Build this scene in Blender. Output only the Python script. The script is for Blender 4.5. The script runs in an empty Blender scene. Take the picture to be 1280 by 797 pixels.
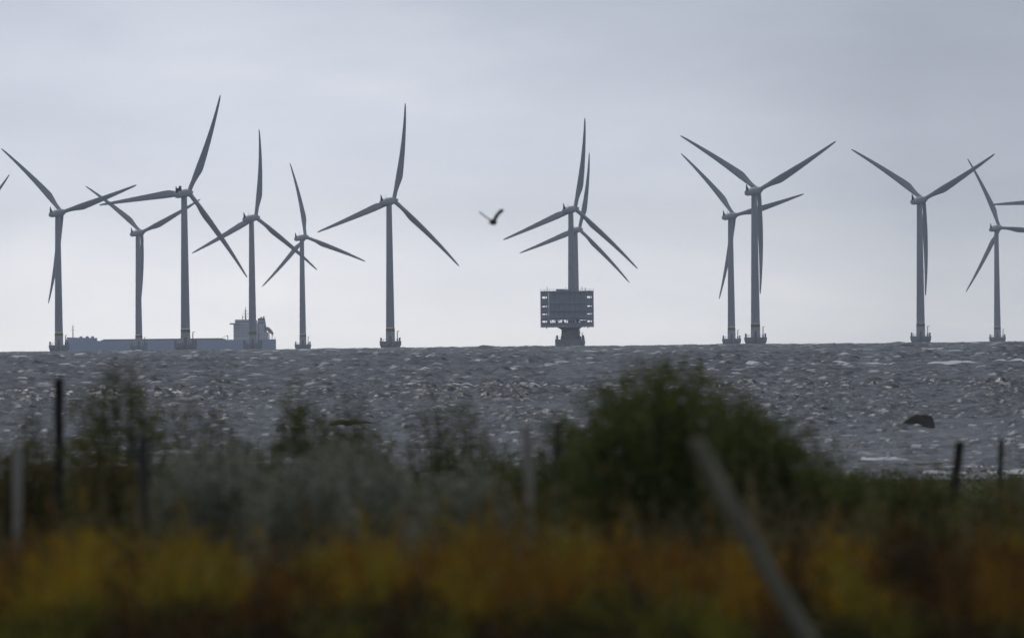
import bpy, bmesh, math, random
import numpy as np
from mathutils import Vector, Matrix

random.seed(7)
rng = np.random.default_rng(7)
R = math.radians
sc = bpy.context.scene
col = sc.collection

# ------------------------------------------------------------------ camera
PW, PH = 1280.0, 797.0            # the photograph's pixels
LENS = 600.0                      # mm on a 36 mm sensor
F = LENS / 36.0 * PW              # focal length in photograph pixels
EYE = Vector((0.0, 0.0, 5.0))     # eye height above the sea
RE = 7.4e6                        # earth radius with refraction
ROLL = math.atan2(13.0, 1280.0)
PITCH = 11.0 / F
fwd = Vector((0, math.cos(PITCH), math.sin(PITCH)))
r0 = Vector((1, 0, 0))
u0 = r0.cross(fwd)
cup = u0 * math.cos(ROLL) + r0 * math.sin(ROLL)
crt = r0 * math.cos(ROLL) - u0 * math.sin(ROLL)
cam_d = bpy.data.cameras.new('camera')
cam = bpy.data.objects.new('camera', cam_d)
col.objects.link(cam)
m = Matrix((crt, cup, -fwd)).transposed().to_4x4()
m.translation = EYE
cam.matrix_world = m
cam_d.lens = LENS
cam_d.sensor_width = 36.0
cam_d.clip_start = 1.0
cam_d.clip_end = 60000.0
cam_d.dof.use_dof = True
cam_d.dof.focus_distance = 7500.0
cam_d.dof.aperture_fstop = 7.3
sc.camera = cam

# ------------------------------------------------------------------ sky, sun, exposure
SUN_EL, SUN_AZ = R(52.0), R(-10.0)          # azimuth from straight ahead, + to the right
world = bpy.data.worlds.new('World')
sc.world = world
world.use_nodes = True
nt = world.node_tree
nt.nodes.clear()
def N(tree, kind, **kw):
    n = tree.nodes.new(kind)
    for k, v in kw.items():
        setattr(n, k, v)
    return n
def ramp(tree, stops, interp='LINEAR'):
    n = tree.nodes.new('ShaderNodeValToRGB')
    n.color_ramp.interpolation = interp
    e = n.color_ramp.elements
    while len(e) < len(stops):
        e.new(0.5)
    for i, (p, c) in enumerate(stops):
        e[i].position = p
        e[i].color = (c[0], c[1], c[2], 1)
    return n
L = nt.links.new
sky = N(nt, 'ShaderNodeTexSky', sky_type='NISHITA', sun_disc=False, sun_elevation=SUN_EL,
        sun_rotation=SUN_AZ, air_density=1.0, dust_density=2.0, ozone_density=1.0)
tc = N(nt, 'ShaderNodeTexCoord')
sep = N(nt, 'ShaderNodeSeparateXYZ')
L(tc.outputs['Generated'], sep.inputs[0])
mx = N(nt, 'ShaderNodeMath', operation='MAXIMUM'); mx.inputs[1].default_value = 0.0
L(sep.outputs['Z'], mx.inputs[0])
sq = N(nt, 'ShaderNodeMath', operation='POWER'); sq.inputs[1].default_value = 0.5
L(mx.outputs[0], sq.inputs[0])
# thin stratus: pale at the horizon, blue grey higher up
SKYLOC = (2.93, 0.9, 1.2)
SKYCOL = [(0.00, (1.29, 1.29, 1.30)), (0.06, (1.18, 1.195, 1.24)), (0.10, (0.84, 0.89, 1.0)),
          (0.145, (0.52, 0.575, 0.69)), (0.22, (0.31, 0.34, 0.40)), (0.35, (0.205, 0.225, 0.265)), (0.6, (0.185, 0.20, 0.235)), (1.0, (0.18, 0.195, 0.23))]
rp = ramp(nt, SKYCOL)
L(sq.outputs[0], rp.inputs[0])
# soft streaky clouds, stretched along the horizon
mp = N(nt, 'ShaderNodeMapping')
mp.inputs['Scale'].default_value = (38.0, 38.0, 130.0)
mp.inputs['Location'].default_value = (3.1, 0.4, 1.7)
L(tc.outputs['Generated'], mp.inputs[0])
nz = N(nt, 'ShaderNodeTexNoise'); nz.inputs['Scale'].default_value = 1.0
nz.inputs['Detail'].default_value = 5.0; nz.inputs['Roughness'].default_value = 0.55
L(mp.outputs[0], nz.inputs['Vector'])
cr = ramp(nt, [(0.36, (0.92, 0.92, 0.925)), (0.53, (1.0, 1.0, 1.0)), (0.70, (1.12, 1.10, 1.07))])
L(nz.outputs['Fac'], cr.inputs[0])
mul = N(nt, 'ShaderNodeMix', data_type='RGBA', blend_type='MULTIPLY'); mul.inputs[0].default_value = 1.0
L(rp.outputs[0], mul.inputs[6]); L(cr.outputs[0], mul.inputs[7])
# the veiled sun brightens the cloud on its side of the sky
sd = Vector((math.cos(SUN_EL) * math.sin(SUN_AZ), math.cos(SUN_EL) * math.cos(SUN_AZ), math.sin(SUN_EL)))
mp2 = N(nt, 'ShaderNodeMapping')
mp2.inputs['Scale'].default_value = (15.0, 15.0, 6.0)
mp2.inputs['Location'].default_value = SKYLOC
L(tc.outputs['Generated'], mp2.inputs[0])
nz2 = N(nt, 'ShaderNodeTexNoise'); nz2.inputs['Scale'].default_value = 1.0; nz2.inputs['Detail'].default_value = 1.0
L(mp2.outputs[0], nz2.inputs['Vector'])
cr2 = ramp(nt, [(0.30, (0.66, 0.685, 0.71)), (0.62, (1.06, 1.06, 1.06))])
L(nz2.outputs['Fac'], cr2.inputs[0])
mul2 = N(nt, 'ShaderNodeMix', data_type='RGBA', blend_type='MULTIPLY'); mul2.inputs[0].default_value = 1.0
L(mul.outputs[2], mul2.inputs[6]); L(cr2.outputs[0], mul2.inputs[7])
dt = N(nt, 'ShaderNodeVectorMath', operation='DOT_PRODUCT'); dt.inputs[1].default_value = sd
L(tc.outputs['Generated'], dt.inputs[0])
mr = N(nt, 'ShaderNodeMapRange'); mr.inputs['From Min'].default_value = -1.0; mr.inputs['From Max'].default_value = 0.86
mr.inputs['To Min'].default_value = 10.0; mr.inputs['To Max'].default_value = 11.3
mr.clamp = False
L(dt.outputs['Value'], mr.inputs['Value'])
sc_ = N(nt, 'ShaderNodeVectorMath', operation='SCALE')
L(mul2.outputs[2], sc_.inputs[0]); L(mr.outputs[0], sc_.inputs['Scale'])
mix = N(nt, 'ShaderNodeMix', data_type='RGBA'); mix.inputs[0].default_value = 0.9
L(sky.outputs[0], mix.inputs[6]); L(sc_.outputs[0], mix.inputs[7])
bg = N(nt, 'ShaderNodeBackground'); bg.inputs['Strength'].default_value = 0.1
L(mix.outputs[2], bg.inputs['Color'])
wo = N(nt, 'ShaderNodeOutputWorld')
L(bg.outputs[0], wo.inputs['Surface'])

sun_d = bpy.data.lights.new('sun', 'SUN')
sun_d.energy = 0.8
sun_d.angle = R(20.0)
sun_d.color = (1.0, 0.985, 0.96)
sun = bpy.data.objects.new('sun', sun_d)
col.objects.link(sun)
sun.rotation_euler = (-sd).to_track_quat('-Z', 'Y').to_euler()
sun.location = (0, 60, 200)

vs = sc.view_settings
vs.view_transform = 'Standard'
vs.look = 'None'
vs.gamma = 1.0
vs.exposure = 0.0
vs.use_curve_mapping = False
cy = sc.cycles
cy.use_denoising = True
cy.max_bounces = 8
cy.volume_bounces = 2
cy.sample_clamp_indirect = 4.0

# ------------------------------------------------------------------ helpers
def ray(px, py):
    return (fwd + crt * ((px - PW / 2) / F) - cup * ((py - PH / 2) / F))
def at(px, py, d):
    v = ray(px, py)
    return EYE + v * (d / v.y)
def sea_z(x, y):
    return -(x * x + y * y) / (2 * RE)
GP = [(-200, 3.4), (0, 3.3), (25, 3.25), (55, 3.0), (106, 3.0), (130, 2.65), (220, 1.95), (350, 1.05), (500, 0.3), (548, -0.02), (640, -1.4)]
def land_z(y):
    return float(np.interp(y, [a for a, b in GP], [b for a, b in GP]))
def on_land(px, d):
    """the point of the ground at distance d that shows in picture column px"""
    py = 600.0
    for i in range(4):
        p = at(px, py, d)
        py += (p.z - land_z(d)) * F / d
    p.z = land_z(d)
    return p
def on_sea(px, d):
    py = 440.0
    for i in range(4):
        p = at(px, py, d)
        py += (p.z - sea_z(p.x, p.y)) * F / d
    p.z = sea_z(p.x, p.y)
    return p

def mat(name, base, rough=0.6, var=0.0, scale=3.0, metallic=0.0, bump=0.0, coords='Object', streak=None, spec=0.5):
    mt = bpy.data.materials.new(name)
    mt.use_nodes = True
    t = mt.node_tree
    b = t.nodes['Principled BSDF']
    b.inputs['Roughness'].default_value = rough
    b.inputs['Metallic'].default_value = metallic
    b.inputs['Specular IOR Level'].default_value = spec
    b.inputs['Base Color'].default_value = (*base, 1)
    if var or bump:
        c = t.nodes.new('ShaderNodeTexCoord')
        mpn = t.nodes.new('ShaderNodeMapping')
        if streak:
            mpn.inputs['Scale'].default_value = streak
        t.links.new(c.outputs[coords], mpn.inputs[0])
        n = t.nodes.new('ShaderNodeTexNoise')
        n.inputs['Scale'].default_value = scale
        n.inputs['Detail'].default_value = 5.0
        t.links.new(mpn.outputs[0], n.inputs['Vector'])
        if var:
            rr = ramp(t, [(0.3, tuple(x * (1 - var) for x in base)), (0.7, tuple(min(1, x * (1 + var)) for x in base))])
            t.links.new(n.outputs['Fac'], rr.inputs[0])
            t.links.new(rr.outputs[0], b.inputs['Base Color'])
        if bump:
            bp = t.nodes.new('ShaderNodeBump')
            bp.inputs['Strength'].default_value = 0.6
            bp.inputs['Distance'].default_value = bump
            t.links.new(n.outputs['Fac'], bp.inputs['Height'])
            t.links.new(bp.outputs[0], b.inputs['Normal'])
    return mt

def plant_mat(name, trans=0.35, rough=0.7):
    """leaf colour comes from the 'tint' colour attribute of each leaf or blade"""
    mt = bpy.data.materials.new(name)
    mt.use_nodes = True
    t = mt.node_tree
    t.nodes.clear()
    a = t.nodes.new('ShaderNodeAttribute'); a.attribute_name = 'tint'
    d = t.nodes.new('ShaderNodeBsdfPrincipled'); d.inputs['Roughness'].default_value = rough
    d.inputs['Specular IOR Level'].default_value = 0.25
    tr = t.nodes.new('ShaderNodeBsdfTranslucent')
    mxs = t.nodes.new('ShaderNodeMixShader'); mxs.inputs[0].default_value = trans
    o = t.nodes.new('ShaderNodeOutputMaterial')
    t.links.new(a.outputs['Color'], d.inputs['Base Color'])
    t.links.new(a.outputs['Color'], tr.inputs['Color'])
    t.links.new(d.outputs[0], mxs.inputs[1]); t.links.new(tr.outputs[0], mxs.inputs[2])
    t.links.new(mxs.outputs[0], o.inputs['Surface'])
    return mt

def tag(o, label, cat, group=None):
    o['label'] = label
    o['category'] = cat
    if group:
        o['group'] = group
    return o
def empty(name, loc, rz=0.0):
    o = bpy.data.objects.new(name, None)
    o.empty_display_size = 0.5
    o.location = loc
    o.rotation_euler = (0, 0, rz)
    col.objects.link(o)
    return o

class MB:
    """collects shapes and links them as one mesh object"""
    def __init__(s):
        s.v = []; s.f = []
    def add(s, v, f):
        n = len(s.v)
        s.v += [tuple(x) for x in v]
        s.f += [tuple(i + n for i in q) for q in f]
        return s
    def box(s, x0, x1, y0, y1, z0, z1):
        v = [(x, y, z) for z in (z0, z1) for y in (y0, y1) for x in (x0, x1)]
        return s.add(v, [(0, 2, 3, 1), (4, 5, 7, 6), (0, 1, 5, 4), (2, 6, 7, 3), (0, 4, 6, 2), (1, 3, 7, 5)])
    def bar(s, a, b, w, h=None):
        a = Vector(a); b = Vector(b); h = h or w
        d = (b - a).normalized()
        up = Vector((0, 0, 1)) if abs(d.z) < 0.9 else Vector((0, 1, 0))
        x = d.cross(up).normalized() * w / 2; y = x.cross(d).normalized() * h / 2
        v = [p + i * x + j * y for p in (a, b) for i, j in ((-1, -1), (1, -1), (1, 1), (-1, 1))]
        return s.add(v, [(0, 1, 2, 3), (7, 6, 5, 4), (0, 4, 5, 1), (1, 5, 6, 2), (2, 6, 7, 3), (3, 7, 4, 0)])
    def loft(s, rings, cap=True):
        n = len(rings[0]); v = [p for r_ in rings for p in r_]; f = []
        for i in range(len(rings) - 1):
            for j in range(n):
                k = (j + 1) % n
                f.append((i * n + j, i * n + k, (i + 1) * n + k, (i + 1) * n + j))
        if cap:
            f.append(tuple(reversed(range(n))))
            f.append(tuple((len(rings) - 1) * n + j for j in range(n)))
        return s.add(v, f)
    def tube(s, pts, rad, n=10):
        pts = [Vector(p) for p in pts]; rings = []
        for i, p in enumerate(pts):
            d = (pts[min(i + 1, len(pts) - 1)] - pts[max(i - 1, 0)]).normalized()
            ref = Vector((1, 0, 0)) if abs(d.x) < 0.9 else Vector((0, 1, 0))
            x = d.cross(ref).normalized(); y = d.cross(x).normalized()
            rr = rad[i] if hasattr(rad, '__len__') else rad
            rings.append([p + rr * (math.cos(2 * math.pi * k / n) * x + math.sin(2 * math.pi * k / n) * y) for k in range(n)])
        return s.loft(rings)
    def lathe(s, prof, n=24, cx=0, cy=0):
        return s.loft([[(cx + r_ * math.cos(2 * math.pi * k / n), cy + r_ * math.sin(2 * math.pi * k / n), z) for k in range(n)] for r_, z in prof])
    def mesh(s, name, material, smooth=False):
        me = bpy.data.meshes.new(name)
        me.from_pydata(s.v, [], s.f)
        bm = bmesh.new(); bm.from_mesh(me)
        bmesh.ops.recalc_face_normals(bm, faces=bm.faces)
        bm.to_mesh(me); bm.free()
        if smooth:
            me.polygons.foreach_set('use_smooth', [True] * len(me.polygons))
            me.set_sharp_from_angle(angle=R(40))
        me.materials.append(material)
        return me
    def build(s, name, material, parent=None, smooth=False):
        return link(name, s.mesh(name, material, smooth), parent)
def link(name, me, parent=None):
    o = bpy.data.objects.new(name, me)
    col.objects.link(o)
    if parent:
        o.parent = parent
    return o
def np_mesh(name, v, quads, material, tint=None, smooth=False, attr=None):
    me = bpy.data.meshes.new(name)
    nv, nf = len(v), len(quads)
    me.vertices.add(nv); me.loops.add(nf * 4); me.polygons.add(nf)
    me.vertices.foreach_set('co', np.ascontiguousarray(v, dtype=np.float32).ravel())
    me.loops.foreach_set('vertex_index', np.ascontiguousarray(quads, dtype=np.int32).ravel())
    me.polygons.foreach_set('loop_start', np.arange(nf, dtype=np.int32) * 4)
    if smooth:
        me.polygons.foreach_set('use_smooth', np.ones(nf, dtype=bool))
    if tint is not None:
        a = me.color_attributes.new('tint', 'FLOAT_COLOR', 'POINT')
        c = np.ones((nv, 4), dtype=np.float32); c[:, :3] = tint
        a.data.foreach_set('color', c.ravel())
    if attr is not None:
        a = me.attributes.new(attr[0], 'FLOAT', 'POINT')
        a.data.foreach_set('value', attr[1].astype(np.float32).ravel())
    me.update(calc_edges=True)
    me.materials.append(material)
    return me
def vnoise(x, y, seed=0):
    """smooth value noise in the plane"""
    xi = np.floor(x).astype(np.int64); yi = np.floor(y).astype(np.int64)
    fx = x - xi; fy = y - yi
    fx = fx * fx * (3 - 2 * fx); fy = fy * fy * (3 - 2 * fy)
    def h(a, b):
        n = (a * 374761393 + b * 668265263 + seed * 982451653) & 0x7fffffff
        n = ((n ^ (n >> 13)) * 1274126177) & 0x7fffffff
        return ((n ^ (n >> 16)) & 0xffff) / 65535.0
    return (h(xi, yi) * (1 - fx) + h(xi + 1, yi) * fx) * (1 - fy) + (h(xi, yi + 1) * (1 - fx) + h(xi + 1, yi + 1) * fx) * fy

# ------------------------------------------------------------------ the sea
WAVE = 1.0
def sea_patch(d, ncol, lead):
    th = np.radians(np.concatenate([[-38, -30, -22, -15, -10, -7, -5, -3.6, -2.6], np.linspace(-2.1, 2.1, ncol), [2.6, 3.6, 5, 7, 10, 15, 22, 30, 38]]))
    D, T = np.meshgrid(d, th, indexing='ij')
    X = D * np.tan(T); Y = D
    step = np.gradient(d)[:, None] * np.ones_like(D)
    wr = np.random.default_rng(77)
    eta = np.zeros_like(X); tot = np.zeros_like(X)
    NW = 48
    for i in range(NW):
        lam = 1.2 * (22 / 1.2) ** ((i + wr.random()) / NW)
        a = 0.0095 * lam * math.exp(-(lam / 24) ** 2)
        if lam < 5: a *= 1.55
        if lam > 3: a = a * (0.14 + 0.86 * ((D - 700) / 7500).clip(0, 1)) ** min(1, (lam - 3) / 7)
        ang = R(-12) + wr.normal(0, R(22 + 18 * min(1, 3 / lam)))
        k = 2 * math.pi / lam
        w = ((lam / step - 1.8) / 1.6).clip(0, 1)
        s_ = 0.5 + 0.5 * np.sin(k * (math.sin(ang) * X - math.cos(ang) * Y) + wr.random() * 6.283)
        eta += w * a * (s_ ** 1.7 * 2 - 0.85)
        tot += w
    eta *= np.sqrt(NW / np.maximum(tot, NW * 0.45))
    en = eta / eta[:, 9:-9].std(axis=1).mean()
    # short chop at the scale of the grid
    g = wr.normal(size=X.shape)
    g1 = (0.25 * np.roll(g, 1, 1) + 0.5 * g + 0.25 * np.roll(g, -1, 1)) / 0.61
    g1 = (g1 + 0.7 * np.roll(g1, 1, 0)) / 1.22
    c = np.cumsum(wr.normal(size=X.shape), 1); g2 = (np.roll(c, -4, 1) - np.roll(c, 4, 1)) / 2.83
    g2[:, :6] = 0; g2[:, -6:] = 0
    g2 = (g2 + 0.8 * np.roll(g2, 1, 0) + 0.5 * np.roll(g2, 2, 0)) / 1.37
    chop = (CHOP * D).clip(0.06, 0.23) * (0.75 * g1.clip(-2.2, 2.2) + 0.65 * g2.clip(-2.2, 2.2)) * (0.15 + 1.0 * vnoise(X / 4, Y / 25, 8) + 0.8 * vnoise(X / (0.0016 * D), Y / (0.012 * D), 9))
    gust = 0.75 + 0.5 * vnoise(X / 60, Y / 160, 3)
    calm = 0.5 + 0.5 * ((D - 560) / 900).clip(0, 1)
    Hs = gust * calm * ((D - 530) / 50).clip(0.05, 1)
    Hs = Hs * np.interp(D, [5000, 8500, 9500], [WAVE, 0.6 * WAVE, 0.1])
    Z = (0.62 * eta + chop * 1.1) * Hs - (X * X + Y * Y) / (2 * RE)
    xs = X / Y * F + PW / 2
    # foam: whitecaps on high crests, a breaker over the shoal, surf at the beach, painted glint flecks
    f = ((en - 1.75) * 1.5).clip(0, 1) * ((vnoise(X / 6, Y / 22, 11) - 0.66) * 5).clip(0, 1) * ((D - 900) / 800).clip(0.15, 1)
    f = np.maximum(f, ((g1 - np.interp(D, [560, 1100, 2500], [1.75, 2.05, 2.35])) * 2).clip(0, 1) * 0.5)  # pale flecks on the chop: sparkle of the water painted in as white
    def streak(y0, wd, amp, seed, x0, x1, lift, wob=8.0, brk=0.35, run=2.2):
        b = (1 - np.abs(Y - y0 - wob * (vnoise(X / 5, Y * 0, seed) - 0.5)) / wd).clip(0, 1)
        b = b * ((vnoise(X / run, Y * 0 + seed, seed + 5) - brk) * 4).clip(0, 1) * amp * ((xs > x0) & (xs < x1))
        return b, lift * b
    for args in ((2165, 7, 1.0, 21, 930, 1290, 0.34, 18, 0.3, 3.0), (2060, 6, 0.9, 22, 590, 645, 0.3, 10, 0.45, 1.5),
                 (627, 3.5, 1.0, 31, 1075, 1400, 0.12), (592, 3.5, 1.0, 32, 1075, 1400, 0.10), (570, 3, 1.0, 36, 1150, 1400, 0.10), (655, 4, 0.7, 33, 1060, 1500, 0.12, 10, 0.5),
                 (785, 5, 1.0, 34, -60, 48, 0.16, 6, 0.15), (770, 4, 0.7, 35, -60, 30, 0.1, 6, 0.4), (700, 4, 0.8, 37, -60, 700, 0.12, 12, 0.5), (640, 4, 0.8, 38, -200, 800, 0.12, 12, 0.45)):
        b, z = streak(*args)
        f = np.maximum(f, b); Z += z
    if lead:
        Z[0] -= 0.6
    nr, nc = X.shape
    idx = np.arange(nr * nc).reshape(nr, nc)
    q = np.stack([idx[:-1, :-1], idx[:-1, 1:], idx[1:, 1:], idx[1:, :-1]], -1).reshape(-1, 4)
    return np.stack([X, Y, Z], -1).reshape(-1, 3), q, f.ravel()
CHOP = 8.0e-5
def build_sea():
    near = np.concatenate([np.arange(525, 1500, 0.6), [1503.0]])
    far = [1500.0]
    while far[-1] < 9300:
        far.append(far[-1] + 1.0 * (far[-1] / 1500) ** 1.05)
    while far[-1] < 20600:
        far.append(far[-1] * 1.012)
    v1, q1, f1 = sea_patch(near, 350, False)
    v2, q2, f2 = sea_patch(np.array(far), 236, True)
    v = np.concatenate([v1, v2]); q = np.concatenate([q1, q2 + len(v1)]); f = np.concatenate([f1, f2])
    mt = bpy.data.materials.new('sea_water'); mt.use_nodes = True
    t = mt.node_tree; b = t.nodes['Principled BSDF']
    b.inputs['IOR'].default_value = 1.333
    b.inputs['Specular IOR Level'].default_value = 0.5
    a = t.nodes.new('ShaderNodeAttribute'); a.attribute_name = 'foam_glint'
    mc = ramp(t, [(0.12, (0.014, 0.020, 0.027)), (0.55, (0.82, 0.83, 0.84))])
    t.links.new(a.outputs['Fac'], mc.inputs[0]); t.links.new(mc.outputs[0], b.inputs['Base Color'])
    mr_ = t.nodes.new('ShaderNodeMapRange'); mr_.inputs['From Max'].default_value = 0.5
    mr_.inputs['To Min'].default_value = 0.24; mr_.inputs['To Max'].default_value = 0.9
    t.links.new(a.outputs['Fac'], mr_.inputs['Value']); t.links.new(mr_.outputs[0], b.inputs['Roughness'])
    c = t.nodes.new('ShaderNodeTexCoord')
    prev = None
    for scale, dist, det in ((2.4, 0.07, 3.0),):
        n = t.nodes.new('ShaderNodeTexNoise'); n.inputs['Scale'].default_value = scale; n.inputs['Detail'].default_value = det
        n.inputs['Roughness'].default_value = 0.6
        t.links.new(c.outputs['Object'], n.inputs['Vector'])
        bp = t.nodes.new('ShaderNodeBump'); bp.inputs['Distance'].default_value = dist; bp.inputs['Strength'].default_value = 1.0
        t.links.new(n.outputs['Fac'], bp.inputs['Height'])
        if prev: t.links.new(prev.outputs[0], bp.inputs['Normal'])
        prev = bp
    t.links.new(prev.outputs[0], b.inputs['Normal'])
    o = link('sea', np_mesh('sea', v, q, mt, smooth=True, attr=('foam_glint', f)))
    o['kind'] = 'structure'
    o['label'] = 'choppy grey sea with whitecaps reaching the horizon'
build_sea()

# ------------------------------------------------------------------ the land
def build_land():
    ys = np.concatenate([np.linspace(-150, 60, 40), np.linspace(62, 240, 120), np.linspace(243, 645, 135)])
    xs = np.concatenate([np.linspace(-420, -24, 40), np.linspace(-22, 22, 90), np.linspace(24, 420, 40)])
    Y, X = np.meshgrid(ys, xs, indexing='ij')
    Z = np.interp(Y, [a for a, b in GP], [b for a, b in GP])
    Z = Z + 0.10 * (vnoise(X / 5, Y / 9, 41) - 0.5) + 0.05 * (vnoise(X / 1.3, Y / 2, 42) - 0.5)
    # a low bank of sand and seaweed just off the beach
    xp = X / np.maximum(Y, 1) * F + PW / 2
    Z = Z + (1.03 * np.exp(-((Y - 608) / 5.5) ** 2)) * (1 / (1 + np.exp(-(xp - 1000) / 30)))
    nr, nc = X.shape
    idx = np.arange(nr * nc).reshape(nr, nc)
    q = np.stack([idx[:-1, :-1], idx[:-1, 1:], idx[1:, 1:], idx[1:, :-1]], -1).reshape(-1, 4)
    mt = bpy.data.materials.new('coastal_turf'); mt.use_nodes = True
    t = mt.node_tree; b = t.nodes['Principled BSDF']; b.inputs['Roughness'].default_value = 0.95
    c = t.nodes.new('ShaderNodeTexCoord')
    n = t.nodes.new('ShaderNodeTexNoise'); n.inputs['Scale'].default_value = 0.5; n.inputs['Detail'].default_value = 8
    t.links.new(c.outputs['Object'], n.inputs['Vector'])
    rr = ramp(t, [(0.3, (0.03, 0.028, 0.014)), (0.5, (0.05, 0.048, 0.022)), (0.7, (0.085, 0.068, 0.035))])
    t.links.new(n.outputs['Fac'], rr.inputs[0]); t.links.new(rr.outputs[0], b.inputs['Base Color'])
    bp = t.nodes.new('ShaderNodeBump'); bp.inputs['Distance'].default_value = 0.2
    t.links.new(n.outputs['Fac'], bp.inputs['Height']); t.links.new(bp.outputs[0], b.inputs['Normal'])
    o = link('ground', np_mesh('ground', np.stack([X, Y, Z], -1).reshape(-1, 3), q, mt, smooth=True))
    o['kind'] = 'structure'
    o['label'] = 'rough coastal meadow sloping down to the shore'
build_land()

# ------------------------------------------------------------------ wind turbines
M_tower = mat('tower_paint', (0.60, 0.62, 0.66), 0.45, 0.07, 0.35, streak=(1, 1, 0.12))
M_blade = mat('blade_paint', (0.53, 0.55, 0.59), 0.4, 0.04, 0.3)
M_nac = mat('nacelle_paint', (0.62, 0.64, 0.68), 0.45, 0.06, 0.8)
M_fin = mat('cooler_dark', (0.02, 0.022, 0.026), 0.6)
M_band = mat('yellow_band', (0.36, 0.28, 0.12), 0.55, 0.15, 1.0)
M_conc = mat('foundation_concrete', (0.56, 0.56, 0.56), 0.9, 0.2, 0.6, bump=0.05)
M_white = mat('door_white', (0.7, 0.7, 0.7), 0.5)
M_steel = mat('galvanised_steel', (0.36, 0.37, 0.38), 0.5, 0.2, 2.0, metallic=0.1)
M_trans = mat('transition_paint', (0.66, 0.66, 0.66), 0.6, 0.12, 0.5, streak=(1, 1, 0.2))

HUB_H, RAD, OVER, TILT = 69.4, 46.5, 4.05, R(5)
def tower_r(z):
    return 2.08 + (1.28 - 2.08) * (z - 3.6) / (HUB_H - 1.9 - 3.6)
def turbine_meshes():
    M = {}
    f = MB()
    f.lathe([(4.75, -6), (4.6, -1.5), (4.6, 1.0), (4.95, 1.7), (5.1, 2.9), (5.1, 3.62)], 12)
    M['foundation'] = f.mesh('foundation', M_conc)
    f = MB()
    for k in range(12):
        a = 2 * math.pi * (k + 0.5) / 12
        f.bar((4.85 * math.cos(a), 4.85 * math.sin(a), 3.6), (4.85 * math.cos(a), 4.85 * math.sin(a), 4.75), 0.12)
    for zz in (4.2, 4.72):
        for k in range(12):
            a = 2 * math.pi * (k + 0.5) / 12; b = 2 * math.pi * (k + 1.5) / 12
            f.bar((4.85 * math.cos(a), 4.85 * math.sin(a), zz), (4.85 * math.cos(b), 4.85 * math.sin(b), zz), 0.07)
    M['railing'] = f.mesh('railing', M_steel)
    f = MB(); f.box(-0.4, 0.4, -0.4, 0.4, 3.6, 5.3)
    M['lantern'] = f.mesh('lantern', M_steel)
    f = MB(); f.tube([(0, 0, 3.6), (0, 0, 8.3)], 0.2, 8); f.bar((0, 0, 8.2), (0.9, 0, 8.45), 0.25); f.box(-0.35, 0.35, -0.35, 0.35, 3.6, 4.7)
    M['davit_crane'] = f.mesh('davit_crane', M_steel)
    f = MB()
    for x in (-0.4, 0.4):
        f.bar((x, -5.2, -3), (x, -5.2, 4.4), 0.16)
    for k in range(16):
        f.bar((-0.4, -5.2, -2.4 + 0.42 * k), (0.4, -5.2, -2.4 + 0.42 * k), 0.08)
    M['boat_ladder'] = f.mesh('boat_ladder', M_steel)
    f = MB(); f.lathe([(tower_r(3.6) + 0.06, 3.6), (tower_r(8.2) + 0.05, 8.2)], 32)
    M['transition_piece'] = f.mesh('transition_piece', M_trans, True)
    f = MB(); f.lathe([(tower_r(8.2) + 0.07, 8.2), (tower_r(9.7) + 0.07, 9.7)], 32)
    M['yellow_band'] = f.mesh('yellow_band', M_band, True)
    f = MB(); prof = []
    for z0, z1 in ((9.7, 28), (28, 48), (48, HUB_H - 1.9)):
        prof += [(tower_r(z0), z0 + 0.06), (tower_r(z1), z1 - 0.06), (tower_r(z1) + 0.04, z1 - 0.04), (tower_r(z1) + 0.04, z1 + 0.04)]
    f.lathe(prof[:-2] + [(tower_r(HUB_H - 1.9), HUB_H - 1.2)], 32)
    M['tower'] = f.mesh('tower', M_tower, True)
    f = MB(); f.box(-0.55, 0.55, -2.32, -1.9, 3.7, 6.1)
    M['door'] = f.mesh('door', M_steel)
    # nacelle, axis along +x (upwind), origin at the tower top centre
    f = MB(); rings = []
    for x, ry, rz_, zc in ((-6.5, 0.95, 0.75, -0.35), (-6.3, 1.35, 1.15, -0.32), (-5.4, 1.6, 1.5, -0.2), (-3, 1.72, 1.72, 0), (1.6, 1.75, 1.78, 0), (2.3, 1.65, 1.68, 0), (2.5, 1.4, 1.42, 0)):
        ring = []
        for k in range(24):
            a = 2 * math.pi * k / 24; c, s = math.cos(a), math.sin(a)
            e = 0.78
            ring.append((x, ry * math.copysign(abs(c) ** e, c), zc + rz_ * math.copysign(abs(s) ** e, s)))
        rings.append(ring)
    f.loft(rings)
    M['nacelle'] = f.mesh('nacelle', M_nac, True)
    f = MB()       # raked cooler fin standing on the tail
    f.loft([[(-6.35, -0.5, 0.4), (-5.0, -0.5, 0.9), (-5.0, 0.5, 0.9), (-6.35, 0.5, 0.4)],
            [(-6.45, -0.4, 1.8), (-5.75, -0.4, 1.8), (-5.75, 0.4, 1.8), (-6.45, 0.4, 1.8)],
            [(-6.6, -0.12, 3.6), (-6.4, -0.12, 3.6), (-6.4, 0.12, 3.6), (-6.6, 0.12, 3.6)]])
    M['cooler_fin'] = f.mesh('cooler_fin', M_fin)
    f = MB(); f.tube([(-1.6, 0.5, 1.6), (-1.6, 0.5, 2.9)], 0.09, 6); f.bar((-1.9, 0.5, 2.9), (-1.3, 0.5, 2.9), 0.12)
    M['wind_vane'] = f.mesh('wind_vane', M_steel)
    # hub with rounded nose, origin at the rotor centre
    f = MB(); rings = []
    for x, rr in ((-1.55, 1.3), (-1.2, 1.6), (0.4, 1.62), (1.2, 1.35), (1.8, 0.98), (2.3, 0.8), (2.85, 0.66), (3.05, 0.4)):
        rings.append([(x, rr * math.cos(2 * math.pi * k / 20), rr * math.sin(2 * math.pi * k / 20)) for k in range(20)])
    f.loft(rings)
    M['hub'] = f.mesh('hub', M_nac, True)
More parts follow.
